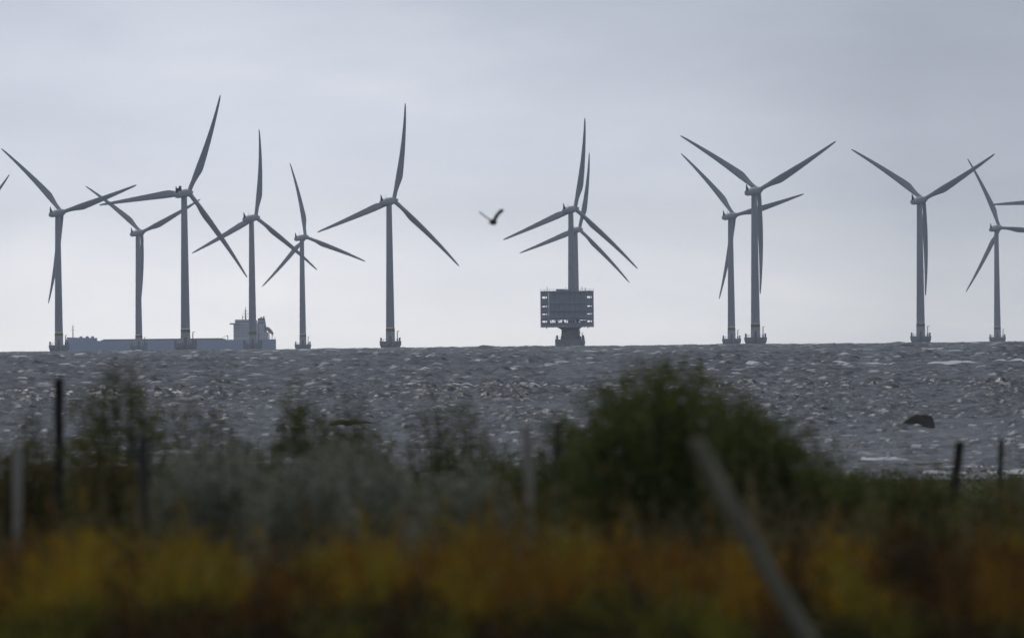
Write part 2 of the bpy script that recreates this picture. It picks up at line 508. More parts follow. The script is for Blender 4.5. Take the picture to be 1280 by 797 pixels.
    # blade along +z, chord in y, flap along +x (upwind)
    f = MB(); rings = []
    for i in range(34):
        s = i / 33; r_ = 0.9 + (RAD - 0.9) * s
        if s < 0.06: ch, th = 1.95, 1.95
        elif s < 0.25:
            q = (s - 0.06) / 0.19; q = q * q * (3 - 2 * q); ch = 1.95 + 1.5 * q; th = 1.95 - 1.0 * q
        else:
            q = (s - 0.25) / 0.75; ch = 2.75 * (1 - q) ** 0.95 + 0.70; th = 0.95 * (1 - q) + 0.07
        if i >= 32: ch *= (0.92, 0.6)[i - 32]
        tw = R(16) * max(0, 1 - s / 0.75) ** 1.5 + R(2)
        bend = 4 * 1.75 * s * (1 - s)
        ring = []
        for k in range(16):
            a = 2 * math.pi * k / 16
            y = 0.5 * math.cos(a); x = 0.5 * math.sin(a)
            airf = min(1, max(0, (s - 0.06) / 0.16))
            y0 = y * ch - airf * 0.18 * ch
            x0 = x * th * (1 - airf * 0.55 * (0.5 - y) ** 2 * 1.6) * (1 if k else 1)
            if airf: x0 *= (1 - airf) + airf * min(1.0, 1.25 * (0.5 + y) ** 0.6 + 0.05) if y < 0 else 1.0
            ring.append((bend + x0 * math.cos(tw) - y0 * math.sin(tw), x0 * math.sin(tw) + y0 * math.cos(tw), r_))
        rings.append(ring)
    f.loft(rings)
    M['blade'] = f.mesh('blade', M_blade, True)
    return M
TM = turbine_meshes()

def turbine(name, label, base, psi, phi, extra=False):
    """psi: axis turned from straight away towards the right; phi: angle of the first blade from the picture's right"""
    root = empty(name, base)
    tag(root, label, 'wind turbine', 'wind turbines of the offshore wind farm')
    fo = link('foundation', TM['foundation'], root)
    link('railing', TM['railing'], fo); link('boat_ladder', TM['boat_ladder'], fo)
    for x in (-4.4, 4.35):
        o = link('lantern', TM['lantern'], fo); o.location = (x, -1.2, 0)
    o = link('davit_crane', TM['davit_crane'], root); o.location = (3.3, -3.0, 0)
    link('transition_piece', TM['transition_piece'], root)
    tw = link('tower', TM['tower'], root)
    link('yellow_band', TM['yellow_band'], tw); link('door', TM['door'], root)
    ax = Vector((math.sin(psi) * math.cos(TILT), math.cos(psi) * math.cos(TILT), math.sin(TILT)))
    u = Vector((math.cos(psi), -math.sin(psi), 0))
    v = u.cross(ax)
    if v.z < 0: v = -v
    top = Vector((0, 0, HUB_H)) - ax * 0
    yv = v.cross(ax)
    mn = Matrix((ax, yv, v)).transposed().to_4x4(); mn.translation = Vector((0, 0, HUB_H - OVER * math.sin(TILT)))
    na = link('nacelle', TM['nacelle'], root); na.matrix_local = mn
    link('cooler_fin', TM['cooler_fin'], na); link('wind_vane', TM['wind_vane'], na)
    if extra:
        f = MB(); f.box(-4.5, -3.2, -0.8, 0.8, 1.4, 2.6); f.bar((-3.4, 0, 2.4), (-2.7, 0, 3.3), 0.9, 0.9)
        f.build('open_hatch', M_fin, na)
    hubc = mn.translation + ax * OVER
    mh = Matrix((ax, yv, v)).transposed().to_4x4(); mh.translation = hubc
    hb = link('hub', TM['hub'], root); hb.matrix_local = mh
    for k in range(3):
        a = phi + k * 2 * math.pi / 3
        zb = u * math.cos(a) + v * math.sin(a)
        yb = zb.cross(ax)
        mb = Matrix((ax, yb, zb)).transposed().to_4x4(); mb.translation = hubc
        b = link('blade', TM['blade'], root); b.matrix_local = mb
    return root

# hub column in the picture, rotor radius in pixels, yaw, blade angle
TURB = [
    (-46.0, 102.4, 33.0, 43.0, 'wind turbine beyond the left picture edge, one blade tip reaching in'),
    (77.3, 117.1, 31.0, 16.4, 'wind turbine standing in front of the tanker bow, leftmost whole turbine'),
    (177.0, 99.8, 33.0, 24.0, 'small distant wind turbine in front of the tanker hull amidships'),
    (235.8, 132.7, 30.0, 66.2, 'tallest wind turbine on the left, dark open hatch on its nacelle'),
    (319.8, 111.1, 35.0, 83.3, 'wind turbine standing in front of the tanker superstructure'),
    (382.0, 94.6, 35.0, 100.7, 'small distant wind turbine just right of the tanker stern'),
    (492.2, 124.1, 33.5, 78.1, 'lone wind turbine in open sky, first left of the flying bird'),
    (718.9, 115.6, 32.7, 79.1, 'wind turbine directly behind the offshore substation, higher rotor of two'),
    (724.3, 98.5, 36.0, 77.0, 'farther wind turbine hidden behind another, lower rotor above the substation'),
    (918.3, 108.7, 34.5, 13.8, 'smaller farther wind turbine of the overlapping pair right of the substation'),
    (948.5, 129.7, 31.3, 27.5, 'larger nearer wind turbine of the overlapping pair right of the substation'),
    (1154.8, 120.4, 32.2, 27.7, 'wind turbine above the dark sea rock, two blades raised in a wide V'),
    (1250.0, 96.5, 33.0, 115.7, 'small distant wind turbine near the right picture edge'),
    (1339.0, 117.0, 33.0, 61.0, 'wind turbine beyond the right picture edge, one level blade reaching in'),
]
for i, (hx, rp_, psi, phi, lab) in enumerate(TURB):
    d = F * RAD / rp_
    psi_ = R(psi)
    hub_off = OVER * math.sin(psi_) * F / d
    rise = HUB_H * F / d
    basepx = hx - hub_off + rise * math.sin(ROLL)
    turbine('wind_turbine', lab, on_sea(basepx, d), psi_, R(phi), extra=(i == 3))

# ------------------------------------------------------------------ offshore substation
def substation():
    d = 8020.0
    k = d / F
    p = on_sea(712.5, d)
    root = empty('offshore_substation', p)
    tag(root, 'boxy grey offshore substation on a concrete pedestal in the sea', 'substation')
    M_clad = mat('substation_cladding', (0.46, 0.48, 0.53), 0.6, 0.10, 0.5)
    M_frame = mat('substation_frame', (0.55, 0.57, 0.62), 0.55, 0.1, 0.6)
    M_eq = mat('substation_equipment', (0.16, 0.17, 0.18), 0.6, 0.2, 0.4)
    f = MB(); f.lathe([(7.2, -6), (6.9, 0.2), (7.0, 3.0), (7.0, 3.7)], 12); f.build('foundation', M_conc, root)
    f = MB()
    for i in range(14):
        a = 2 * math.pi * i / 14
        f.bar((6.8 * math.cos(a), 6.8 * math.sin(a), 3.7), (6.8 * math.cos(a), 6.8 * math.sin(a), 4.9), 0.14)
        b = 2 * math.pi * (i + 1) / 14
        for z in (4.3, 4.85):
            f.bar((6.8 * math.cos(a), 6.8 * math.sin(a), z), (6.8 * math.cos(b), 6.8 * math.sin(b), z), 0.08)
    f.build('railing', M_steel, root)
    for x in (-6.0, 4.4, 6.2):
        f = MB(); f.box(x - 0.45, x + 0.45, -2.4, -1.5, 3.7, 5.6); f.build('lantern', M_steel, root)
    f = MB(); f.tube([(4.6, -4, 3.7), (4.6, -4, 6.7)], 0.15, 8); f.bar((4.6, -4, 6.6), (5.4, -4, 6.8), 0.2); f.build('davit_crane', M_steel, root)
    f = MB(); f.lathe([(4.3, 3.7), (4.0, 6.5), (3.9, 9.0)], 24); f.build('pedestal', M_conc, root, True)
    f = MB(); f.loft([[(-4.1, -4, 8.3), (4.1, -4, 8.3), (4.1, 4, 8.3), (-4.1, 4, 8.3)], [(-6.4, -6, 9.6), (6.4, -6, 9.6), (6.4, 6, 9.6), (-6.4, 6, 9.6)]])
    f.build('support_frame', M_frame, root)
    Z0, H, W, DP = 9.6, 16.5, 25.0, 22.0
    x0, x1, y0, y1 = -W / 2 - 1.2, W / 2 - 1.2, -DP / 2, DP / 2
    lv = [Z0, Z0 + 4.5, Z0 + 7.6, Z0 + 11.0, Z0 + H]
    for z in lv:
        f = MB(); f.box(x0, x1, y0, y1, z - 0.28, z + 0.28); f.build('deck', M_frame, root)
    for x in (x0 + 0.3, x0 + 3.6, x1 - 3.6, x1 - 0.3):
        for y in (y0 + 0.3, y1 - 0.3):
            f = MB(); f.box(x - 0.28, x + 0.28, y - 0.26, y + 0.26, Z0 + 0.3, Z0 + H - 0.3); f.build('column', M_frame, root)
    # closed middle of the upper storeys, built of cladding panels
    inner0, inner1 = x0 + 3.9, x1 - 3.9
    for j in range(1, 4):
        npan = 7
        for q in range(npan):
            a = inner0 + (inner1 - inner0) * q / npan; b = inner0 + (inner1 - inner0) * (q + 1) / npan
            off = 0.25 if j == 2 else 0.0
            f = MB(); f.box(a + 0.05, b - 0.05, y0 + 0.6 - off, y0 + 0.85 - off, lv[j] + 0.3, lv[j + 1] - 0.3)
            f.build('cladding_panel', M_clad, root)
        f = MB(); f.box(inner0 + 0.1, inner1 - 0.1, y0 + 0.9, y1 - 0.9, lv[j] + 0.29, lv[j + 1] - 0.29); f.build('inner_wall', M_eq, root)
    # side galleries: panels with a slot left open to the sky on each storey
    for j in range(4):
        h = lv[j + 1] - lv[j]
        lo = {0: 0.46, 1: 0.38, 2: 0.5, 3: 0.42}[j]; hi = lo + {0: 0.17, 1: 0.15, 2: 0.16, 3: 0.17}[j]
        for a, b in ((x0 + 0.6, x0 + 3.3), (x1 - 3.3, x1 - 0.6)):
            for y in (y0 + 0.25, y1 - 0.45):
                f = MB(); f.box(a, b, y, y + 0.2, lv[j] + 0.3, lv[j] + lo * h); f.build('parapet_panel', M_clad, root)
                f = MB(); f.box(a, b, y, y + 0.2, lv[j] + hi * h, lv[j + 1] - 0.3); f.build('gallery_panel', M_clad, root)
                f = MB()
                for q in (0.0, 0.62, 0.9):
                    f.box(a + q * (b - a), a + (q + 0.1) * (b - a), y, y + 0.2, lv[j] + lo * h + 0.005, lv[j] + hi * h - 0.005)
                f.build('gallery_post', M_frame, root)
    # open lower storey: zigzag trusses front and back, switchgear between
    for y in (y0 + 0.4, y1 - 0.4):
        n = 9
        for q in range(n):
            a = inner0 + (inner1 - inner0) * q / n; b = inner0 + (inner1 - inner0) * (q + 1) / n; mdl = (a + b) / 2
            f = MB(); f.bar((a, y, Z0 + 0.3), (mdl, y, lv[1] - 0.3), 0.3); f.bar((mdl, y, lv[1] - 0.3), (b, y, Z0 + 0.3), 0.3)
            f.build('truss_brace', M_frame, root)
    f = MB(); f.box(inner0, inner1, y0 + 0.5, y0 + 0.7, Z0 + 0.3, Z0 + 1.9); f.build('lower_parapet', M_clad, root)
    f = MB(); f.box(inner0, inner1, y0 + 0.5, y0 + 0.7, Z0 + 3.15, lv[1] - 0.3); f.build('upper_parapet', M_clad, root)
    for a, b, h in ((0.0, 0.02, 3.6), (0.18, 0.24, 3.0), (0.36, 0.41, 2.4), (0.55, 0.7, 2.6), (0.74, 0.82, 3.4), (0.86, 1.0, 2.5)):
        f = MB(); f.box(inner0 + a * (inner1 - inner0), inner0 + b * (inner1 - inner0), -3, 4, Z0 + 0.3, Z0 + 0.3 + h); f.build('switchgear', M_eq, root)
    # roof
    f = MB(); f.box(-6.3, 3.2, -5, 5, Z0 + H + 0.28, Z0 + H + 0.95); f.box(-6.3, -2.4, -5, 0, Z0 + H + 0.95, Z0 + H + 1.15); f.build('roof_house', M_clad, root)
    for x, h in ((x0 + 3.2, 2.4), (-1.9, 1.9), (x1 - 5.4, 2.4), (x1 - 3.8, 1.9)):
        f = MB(); f.tube([(x, -6, Z0 + H + 0.25), (x, -6, Z0 + H + h)], 0.14, 6); f.build('antenna', M_steel, root)
    f = MB()
    for z in (0.7, 1.2):
        f.bar((x0, y0 + 0.1, Z0 + H + z), (x1, y0 + 0.1, Z0 + H + z), 0.07)
    for q in range(13):
        x = x0 + W * q / 12; f.bar((x, y0 + 0.1, Z0 + H + 0.25), (x, y0 + 0.1, Z0 + H + 1.2), 0.09)
    f.build('roof_railing', M_steel, root)
    for x in (x0 + 2.8, x1 - 2.8):
        f = MB(); f.tube([(x, y0 + 1, Z0 - 0.25), (x, y0 + 1, Z0 - 0.9)], 0.2, 8); f.build('drain_pipe', M_steel, root)
substation()

# ------------------------------------------------------------------ the tanker
def ship():
    d = 14000.0; k = d / F              # built at 14 km scale, then enlarged for its place at 20 km
    SC = 20000.0 / d
    p = on_sea(213.5, 20000.0)
    p.z += 3.8
    root = empty('tanker_ship', p)
    root.scale = (SC, SC, SC)
    tag(root, 'long blue tanker ship, haze-paled in its colour, with white superstructure on the horizon behind the turbines', 'ship')
    M_hull = mat('hull_haze_blue', (0.52, 0.62, 0.86), 0.55, 0.1, 0.05)  # blue lightened, distance haze put into the base colour
    M_deck = mat('deck_red', (0.22, 0.12, 0.10), 0.7, 0.15, 0.1)
    M_sup = mat('superstructure_white', (0.86, 0.86, 0.85), 0.5, 0.03, 0.2)
    M_fun = mat('funnel_navy', (0.04, 0.06, 0.13), 0.5)
    M_boat = mat('lifeboat_orange', (0.55, 0.16, 0.03), 0.5)
    M_mast = mat('mast_grey', (0.42, 0.42, 0.43), 0.6)
    M_glass = mat('bridge_glass', (0.10, 0.11, 0.12), 0.2)
    xb, xs = (82 - 213.5) * k, (345 - 213.5) * k            # bow left, stern right
    Lh = xs - xb
    rings = []
    for i in range(25):
        s = i / 24; x = xb + Lh * s
        w = 14.5 * min(1, (s / 0.16)) ** 0.55 if s < 0.16 else 14.5
        if s > 0.9: w = 14.5 - 3.5 * ((s - 0.9) / 0.1) ** 2
        w = max(w, 0.4)
        top = 12.4 + (1.8 * max(0, 1 - s / 0.16) if s < 0.16 else 0)
        bot = -11.0
        xr = x + (2.5 * (1 if s == 0 else 0))
        rings.append([(x, -w, top), (xr, -w * 0.93, 2), (xr, -w * 0.6, bot), (xr, w * 0.6, bot), (xr, w * 0.93, 2), (x, w, top)])
    f = MB(); f.loft(rings); f.build('hull', M_hull, root, True)
    f = MB(); f.box(xb + 0.17 * Lh, xs - 0.24 * Lh, -13.9, 13.9, 12.41, 13.1); f.build('main_deck', M_deck, root)
    f = MB(); f.loft([[(xb + 1, -1, 14.2), (xb + 1, 1, 14.2), (xb + 1, 1, 15.6), (xb + 1, -1, 15.6)],
                      [(xb + 0.09 * Lh, -11, 13), (xb + 0.09 * Lh, 11, 13), (xb + 0.09 * Lh, 11, 15.2), (xb + 0.09 * Lh, -11, 15.2)],
                      [(xb + 0.15 * Lh, -13.6, 12.3), (xb + 0.15 * Lh, 13.6, 12.3), (xb + 0.15 * Lh, 13.6, 14.9), (xb + 0.15 * Lh, -13.6, 14.9)]])
    f.build('forecastle', M_hull, root)
    xm = (91.5 - 213.5) * k
    f = MB(); f.tube([(xm, 0, 15), (xm, 0, 25.5)], [0.5, 0.25], 8); f.bar((xm - 1.6, 0, 21.5), (xm + 1.6, 0, 21.5), 0.35); f.bar((xm - 1, 0, 24), (xm + 1, 0, 24), 0.3)
    f.build('foremast', M_mast, root)
    for q, s in enumerate((0.075, 0.105, 0.13)):
        f = MB(); f.box(xb + s * Lh - 1.2, xb + s * Lh + 1.2, -8, -5, 14.5, 16.3); f.build('windlass', M_mast, root)
    f = MB(); f.tube([(xb + 0.18 * Lh, 0, 13.3), (xs - 0.25 * Lh, 0, 13.3)], 0.45, 8); f.tube([(xb + 0.18 * Lh, 2, 13.3), (xs - 0.25 * Lh, 2, 13.3)], 0.35, 8)
    f.build('cargo_pipes', M_deck, root)
    xc = (285 - 213.5) * k
    f = MB(); f.tube([(xc, 0, 12.5), (xc, 0, 17)], 0.4, 8); f.bar((xc, 0, 16.8), (xc - 4, 0, 15.2), 0.4); f.build('deck_crane', M_mast, root)
    # superstructure with its decks
    X = lambda px: (px - 213.5) * k
    f = MB(); f.box(X(292.5), X(331), -13, 13, 12.2, 29.4); f.build('superstructure', M_sup, root)
    f = MB(); f.box(X(331) + 0.02, X(336), -12, 12, 12.2, 20.0); f.build('aft_house', M_sup, root)
    for q in range(5):
        z = 14.5 + 3.0 * q
        f = MB(); f.box(X(291.9), X(331.6), -13.4, 13.4, z - 0.08, z + 0.08); f.build('deck_edge', M_sup, root)
        for j in range(9):
            x = X(295) + j * 2.3
            f = MB(); f.box(x, x + 1.0, -13.06, -12.9, z + 0.9, z + 1.9); f.build('window', M_glass, root)
    f = MB(); f.box(X(294.5), X(322), -11, 11, 29.41, 33.0); f.build('wheelhouse', M_sup, root)
    f = MB(); f.box(X(294.3), X(318), -11.2, 11.2, 30.9, 32.1); f.build('bridge_window_band', M_glass, root)
    f = MB(); f.box(X(288), X(300), -16, 16, 28.6, 30.2); f.build('bridge_wing', M_mast, root)
    f = MB(); f.box(X(294.5), X(317), -9, 9, 33.01, 33.9); f.build('monkey_island', M_mast, root)
    f = MB(); f.tube([(X(307.5), 0, 33), (X(307.5), 0, 47)], [0.7, 0.25], 8)
    for z, w in ((37, 2.2), (40, 2.8), (43, 1.6)):
        f.bar((X(307.5) - w, 0, z), (X(307.5) + w, 0, z), 0.35)
    f.build('radar_mast', M_mast, root)
    f = MB(); f.tube([(X(303.8), 3, 33), (X(303.8), 3, 38)], 0.3, 8); f.build('antenna', M_mast, root)
    f = MB(); f.loft([[(X(322), -5, 20), (X(334), -5, 20), (X(334), 5, 20), (X(322), 5, 20)], [(X(323), -4.4, 35.2), (X(331.5), -4.4, 35.2), (X(331.5), 4.4, 35.2), (X(323), 4.4, 35.2)]])
    fn = f.build('funnel', M_fun, root)
    for z in (28.3, 31.2):
        t_ = (z - 20) / 15.2
        f = MB(); f.box(X(322 + t_) - 0.1, X(334 - 2.5 * t_) + 0.15, -5.1 + 0.6 * t_, 5.1 - 0.6 * t_, z, z + 1.0); f.build('funnel_stripe', M_sup, fn)
    f = MB(); f.tube([(X(327), 0, 35), (X(327), 0, 36.5)], 0.7, 8); f.tube([(X(330), 1, 35), (X(330.4), 1, 37.2)], 0.6, 8); f.build('exhaust_pipe', M_fun, fn)
    # free-fall lifeboat on its ramp
    f = MB()
    a = Vector((X(333.5), -3, 25.5)); b = Vector((X(342), -3, 17.5))
    f.bar(a - Vector((0, 0, 1.6)), b - Vector((0, 0, 1.6)), 0.5)
    f.bar((X(337), -3, 12), (X(337), -3, 20.5), 0.5); f.bar((X(340.5), -3, 12), (X(340.5), -3, 17.5), 0.5)
    f.build('lifeboat_ramp', M_mast, root)
    f = MB(); dirv = (b - a).normalized(); Lb = (b - a).length
    f.tube([a + dirv * Lb * s for s in (0.0, 0.06, 0.25, 0.6, 0.88, 1.0)], [0.4, 1.2, 1.7, 1.7, 1.1, 0.2], 12)
    f.build('lifeboat', M_boat, root, True)
    f = MB(); f.bar((X(344), -8, 12.3), (X(344), -8, 14.5), 0.3); f.bar((X(338), -8, 14.3), (X(345), -8, 14.3), 0.15); f.build('stern_rail', M_mast, root)
    low = ('hull', 'main_deck', 'forecastle', 'foremast', 'windlass', 'cargo_pipes')
    for o in list(root.children_recursive):
        if o.name.split('.')[0] in low: continue
        for v in o.data.vertices:
            if v.co.z > 12.4: v.co.z = 12.4 + (v.co.z - 12.4) * 0.76
ship()
# (heights above deck follow the low deckhouse of the photographed ship)

# ------------------------------------------------------------------ rocks
def rock(name, label, px, d, wpx, hpx, base, seed, flat=0.6, material=None, skew=0.0, sunk=0.25, prof=None):
    k = d / F
    p = on_land(px, d) if d < 560 else on_sea(px, d)
    bm = bmesh.new()
    bmesh.ops.create_icosphere(bm, subdivisions=4, radius=1.0)
    rr = random.Random(seed)
    pl = [(Vector((rr.uniform(-1, 1), rr.uniform(-1, 1), rr.uniform(-0.2, 1))).normalized(), rr.uniform(0.62, 0.9)) for _ in range(14)]
    for v in bm.verts:
        c = v.co.copy()
        for n_, dd in pl:
            q = c.dot(n_)
            if q > dd: c -= n_ * (q - dd) * 0.85
        nn = float(vnoise(np.array([c.x * 3 + seed]), np.array([c.y * 3 + c.z * 2.3]), seed)[0]) - 0.5
        c *= 1 + 0.14 * nn
        c.x += skew * c.z
        c.z = min(c.z, flat + 0.1 * nn)
        v.co = c
    zs = max(v.co.z for v in bm.verts); xs = max(abs(v.co.x) for v in bm.verts)
    for v in bm.verts:
        v.co.x *= wpx * k / 2 / xs; v.co.y *= wpx * k / 2.4; v.co.z *= hpx * k / zs
        if prof: v.co.z *= float(np.interp(v.co.x / (wpx * k), [-0.5, -0.3, -0.1, 0.3, 0.5], prof))
        if v.co.z < 0: v.co.z *= sunk
    me = bpy.data.meshes.new(name); bm.to_mesh(me); bm.free()
    me.polygons.foreach_set('use_smooth', [True] * len(me.polygons)); me.set_sharp_from_angle(angle=R(28))
    me.materials.append(material)
    o = link(name, me); o.location = p
    tag(o, label, 'rock')
    return o
M_rock = mat('wet_dark_rock', (0.075, 0.066, 0.05), 0.6, 0.45, 2.5, bump=0.08)
M_pale = mat('pale_weathered_rock', (0.33, 0.31, 0.27), 0.85, 0.3, 2.0, bump=0.08)
M_olive = mat('lichen_covered_rock', (0.085, 0.08, 0.05), 0.9, 0.55, 1.2, bump=0.08)
rock('sea_rock', 'dark wet rock standing out of the sea on the right', 1147, 818, 50, 19, None, 5, 0.42, M_rock, prof=[0.1, 0.6, 1.0, 0.95, 1.05])

rock('sea_rock', 'broad olive rock with a pale worn top, offshore behind the left shrubs', 446, 880, 80, 10, None, 8, 0.3, M_olive, prof=[0.9, 1.0, 1.0, 0.7, 0.15])
rock('sea_rock', 'pale wave-washed stone just right of the broad olive rock', 516, 850, 26, 8, None, 11, 0.4, M_pale)
rock('sea_rock', 'small pale stone in the water left of the upright shrub', 352, 830, 15, 13, None, 14, 0.7, M_pale)

# ------------------------------------------------------------------ the bird
def bird():
    d = 360.0; k = d / F
    c = at(616.5, 277.5, d)
    M_b = mat('dark_feathers', (0.012, 0.012, 0.013), 0.8, 0.3, 20)
    f = MB()
    # body, nose away from the camera and a little to the right
    prof = [(-0.16, 0.012, -0.005), (-0.11, 0.035, 0.0), (-0.05, 0.055, 0.0), (0.02, 0.06, 0.0), (0.08, 0.045, 0.01), (0.115, 0.032, 0.02), (0.14, 0.03, 0.025), (0.165, 0.018, 0.02), (0.195, 0.004, 0.015)]
    rings = []
    dv = Vector((0.2, 0.97, 0.05)).normalized(); sv = dv.cross(Vector((0, 0, 1))).normalized(); uv = sv.cross(dv)
    for x, r_, z in prof:
        rings.append([dv * x + uv * (z + r_ * math.sin(2 * math.pi * q / 12)) + sv * (r_ * 1.1 * math.cos(2 * math.pi * q / 12)) for q in range(12)])
    f.loft(rings)
    def wing(pts, chords, th, tilt):
        rg = []
        for p_, ch in zip(pts, chords):
            p_ = Vector(p_); cdir = (dv * math.cos(tilt) + uv * math.sin(tilt))
            n_ = Vector((p_.z, 0, -p_.x)).normalized() if p_.length > 0.01 else Vector((1, 0, 0))
            rg.append([p_ + cdir * ch * 0.5, p_ + n_ * th, p_ - cdir * ch * 0.5, p_ - n_ * th])
        f.loft(rg)
    wing([(0.01, 0, 0.0), (0.045, 0.0, 0.08), (0.09, 0.0, 0.15), (0.145, 0, 0.20), (0.175, -0.02, 0.215)], [0.19, 0.23, 0.22, 0.17, 0.07], 0.034, R(30))
    wing([(-0.01, 0, 0.01), (-0.09, 0.0, 0.06), (-0.16, 0.0, 0.115), (-0.22, 0.02, 0.165), (-0.25, 0.03, 0.185)], [0.14, 0.15, 0.13, 0.11, 0.04], 0.012, R(-22))
    f.loft([[dv * -0.13 + sv * 0.02 + uv * 0.01, dv * -0.13 - sv * 0.02 + uv * 0.01, dv * -0.13 - sv * 0.02 - uv * 0.012, dv * -0.13 + sv * 0.02 - uv * 0.012],
            [dv * -0.25 + sv * 0.055, dv * -0.25 - sv * 0.055, dv * -0.25 - sv * 0.055 - uv * 0.006, dv * -0.25 + sv * 0.055 - uv * 0.006]])
    o = f.build('bird', M_b, None, True)
    o.location = c
    o.scale = (1.15, 1.15, 1.15)
    tag(o, 'dark bird in flight with raised wings between the turbines', 'bird')
bird()

# ------------------------------------------------------------------ plants
M_leaf = plant_mat('leaves', 0.45)
M_grass = plant_mat('grass_blades', 0.4)
M_twig = mat('twig_bark', (0.05, 0.04, 0.03), 0.9, 0.3, 20)

def leaf_quads(c, size, rg, slim=0.42, up=0.0):
    n = len(c)
    a = rg.normal(size=(n, 3)); a[:, 2] += up; a /= np.linalg.norm(a, axis=1, keepdims=True)
    b = rg.normal(size=(n, 3)); b = np.cross(a, b); b /= np.linalg.norm(b, axis=1, keepdims=True)
    s = size * (0.6 + 0.8 * rg.random((n, 1)))
    v = np.stack([c - a * s, c + b * s * slim - a * s * 0.1, c + a * s, c - b * s * slim - a * s * 0.1], 1).reshape(-1, 3)
    return v, np.arange(n * 4).reshape(n, 4)
def tints(n, cols, rg, per, jit=0.25):
    cols = np.array(cols); i = rg.integers(0, len(cols), n)
    t = cols[i] * (1 + jit * (rg.random((n, 1)) * 2 - 1))
    return np.repeat(t, per, axis=0)

def shrub(label, d, pts, cols, leaves, leaf=0.03, depth=1.0, group=None, wisp=0.35, name='shrub'):
    """pts: outline tops [(px, py)] left to right; the crown fills from them down to the ground"""
    rg = np.random.default_rng(int(d * 7 + pts[0][0] * 13) % 99991)
    k = d / F
    cx = sum(p[0] for p in pts) / len(pts)
    base = on_land(cx, d)
    root = empty(name, base)
    tag(root, label, 'shrub', group)
    px = np.array([p[0] for p in pts], float); py = np.array([p[1] for p in pts], float)
    topz = np.array([at(a, b, d).z for a, b in pts]) - base.z
    xx = (px - cx) * k
    w = xx[-1] - xx[0]
    # stems: branch out from a few roots
    f = MB(); tips = []
    ns = max(12, int(w * 30))
    for i in range(ns):
        tx = xx[0] + w * (i + rg.random()) / ns
        h = float(np.interp(tx, xx, topz)) * (0.9 + 0.16 * rg.random())
        if h < 0.15: continue
        ty = depth * (rg.random() - 0.5)
        bx = tx * 0.55 + rg.normal(0, 0.05); by = ty * 0.5
        mid = ((bx + tx) / 2 + rg.normal(0, 0.05), (by + ty) / 2, h * 0.5)
        f.tube([(bx, by, -0.1), mid, (tx, ty, h)], [0.014, 0.009, 0.003], 5)
        tips.append((np.array([bx, by, 0.0]), np.array(mid), np.array([tx, ty, h])))
    f.build('stems', M_twig, root)
    # leaves gather round twigs: clump centres along the stems
    T = len(tips); n = leaves
    ti = rg.integers(0, T, n)
    A = np.array([t[0] for t in tips])[ti]; B = np.array([t[1] for t in tips])[ti]; C = np.array([t[2] for t in tips])[ti]
    s = rg.random(n) ** 0.75
    s = np.where(rg.random(n) < wisp, s, s * 0.86)[:, None]
    P = (1 - s) ** 2 * A + 2 * s * (1 - s) * B + s * s * C
    sp = (0.075 + 0.13 * (1 - s)) * (0.6 + 0.7 * rg.random((T, 1))[ti])
    clump = rg.normal(size=(T * 9, 3))
    ci = ti * 9 + (s[:, 0] * 8.99).astype(int)
    P = P + clump[ci] * sp * 0.6 + rg.normal(size=(n, 3)) * sp * 0.7
    keep = (P[:, 2] > 0.02)
    P = P[keep]
    v, q = leaf_quads(P, leaf, rg, up=0.3)
    link('foliage', np_mesh('foliage', v, q, M_leaf, tints(len(P), cols, rg, 4)), root)
    return root

DG = [(0.090, 0.125, 0.028), (0.125, 0.150, 0.038), (0.140, 0.145, 0.046)]
OG = [(0.11, 0.115, 0.034), (0.15, 0.13, 0.042), (0.09, 0.105, 0.032)]
SG = [(0.33, 0.345, 0.28), (0.25, 0.27, 0.21), (0.40, 0.41, 0.34), (0.18, 0.19, 0.11)]
BR = [(0.16, 0.10, 0.026), (0.13, 0.08, 0.024), (0.09, 0.08, 0.028)]
G = 'shrubs of the shore meadow'
shrub('largest dark green bush, rounded, beneath the overlapping turbine pair', 138,
      [(690, 585), (712, 525), (745, 498), (775, 472), (805, 458), (835, 452), (868, 458), (905, 475), (940, 500), (975, 520), (1010, 548), (1050, 578), (1095, 606)], DG, 40000, 0.034, 2.4, G, 0.3)
shrub('tall loose dark green shrub beside the dark left post', 150, [(88, 560), (105, 505), (130, 462), (150, 455), (172, 470), (190, 515), (215, 560)], DG + OG, 5200, 0.032, 0.9, G, 0.6)
shrub('sparse wispy shrub between the tall left shrub and silver bushes', 158, [(195, 560), (215, 500), (240, 505), (262, 495), (290, 530), (320, 565)], OG, 2200, 0.03, 0.8, G, 0.7)
shrub('dark upright shrub behind the silver bushes', 156, [(345, 575), (358, 510), (378, 482), (395, 492), (412, 525), (425, 570)], DG, 4200, 0.03, 0.7, G, 0.6)
shrub('low olive shrub on the rise right of the upright shrub', 165, [(405, 560), (425, 505), (440, 497), (458, 520), (480, 550), (500, 580)], OG, 3600, 0.03, 0.8, G, 0.5)
shrub('thin wispy dark shrub left of the centre pale post', 162, [(505, 580), (522, 520), (536, 490), (556, 515), (590, 512), (622, 545), (650, 580)], DG + OG, 3000, 0.03, 0.8, G, 0.75)
shrub('narrow dark shrub between the pale post and largest bush', 150, [(672, 590), (688, 525), (700, 510), (716, 525), (728, 585)], DG, 3200, 0.03, 0.5, G, 0.5)
shrub('faint small shrub between the two left posts', 180, [(12, 570), (30, 520), (48, 512), (62, 530), (72, 570)], OG, 1500, 0.03, 0.5, G, 0.7)
shrub('autumn brown shrub at the foot of the tall left shrub', 135, [(92, 625), (105, 568), (128, 552), (160, 560), (190, 590), (215, 640)], BR + OG, 7000, 0.03, 0.8, G)
shrub('silver grey shrub left of centre, broadest of the silver ones', 122, [(185, 640), (205, 580), (240, 558), (275, 552), (310, 562), (335, 590), (350, 640)], SG, 13000, 0.024, 0.9, G)
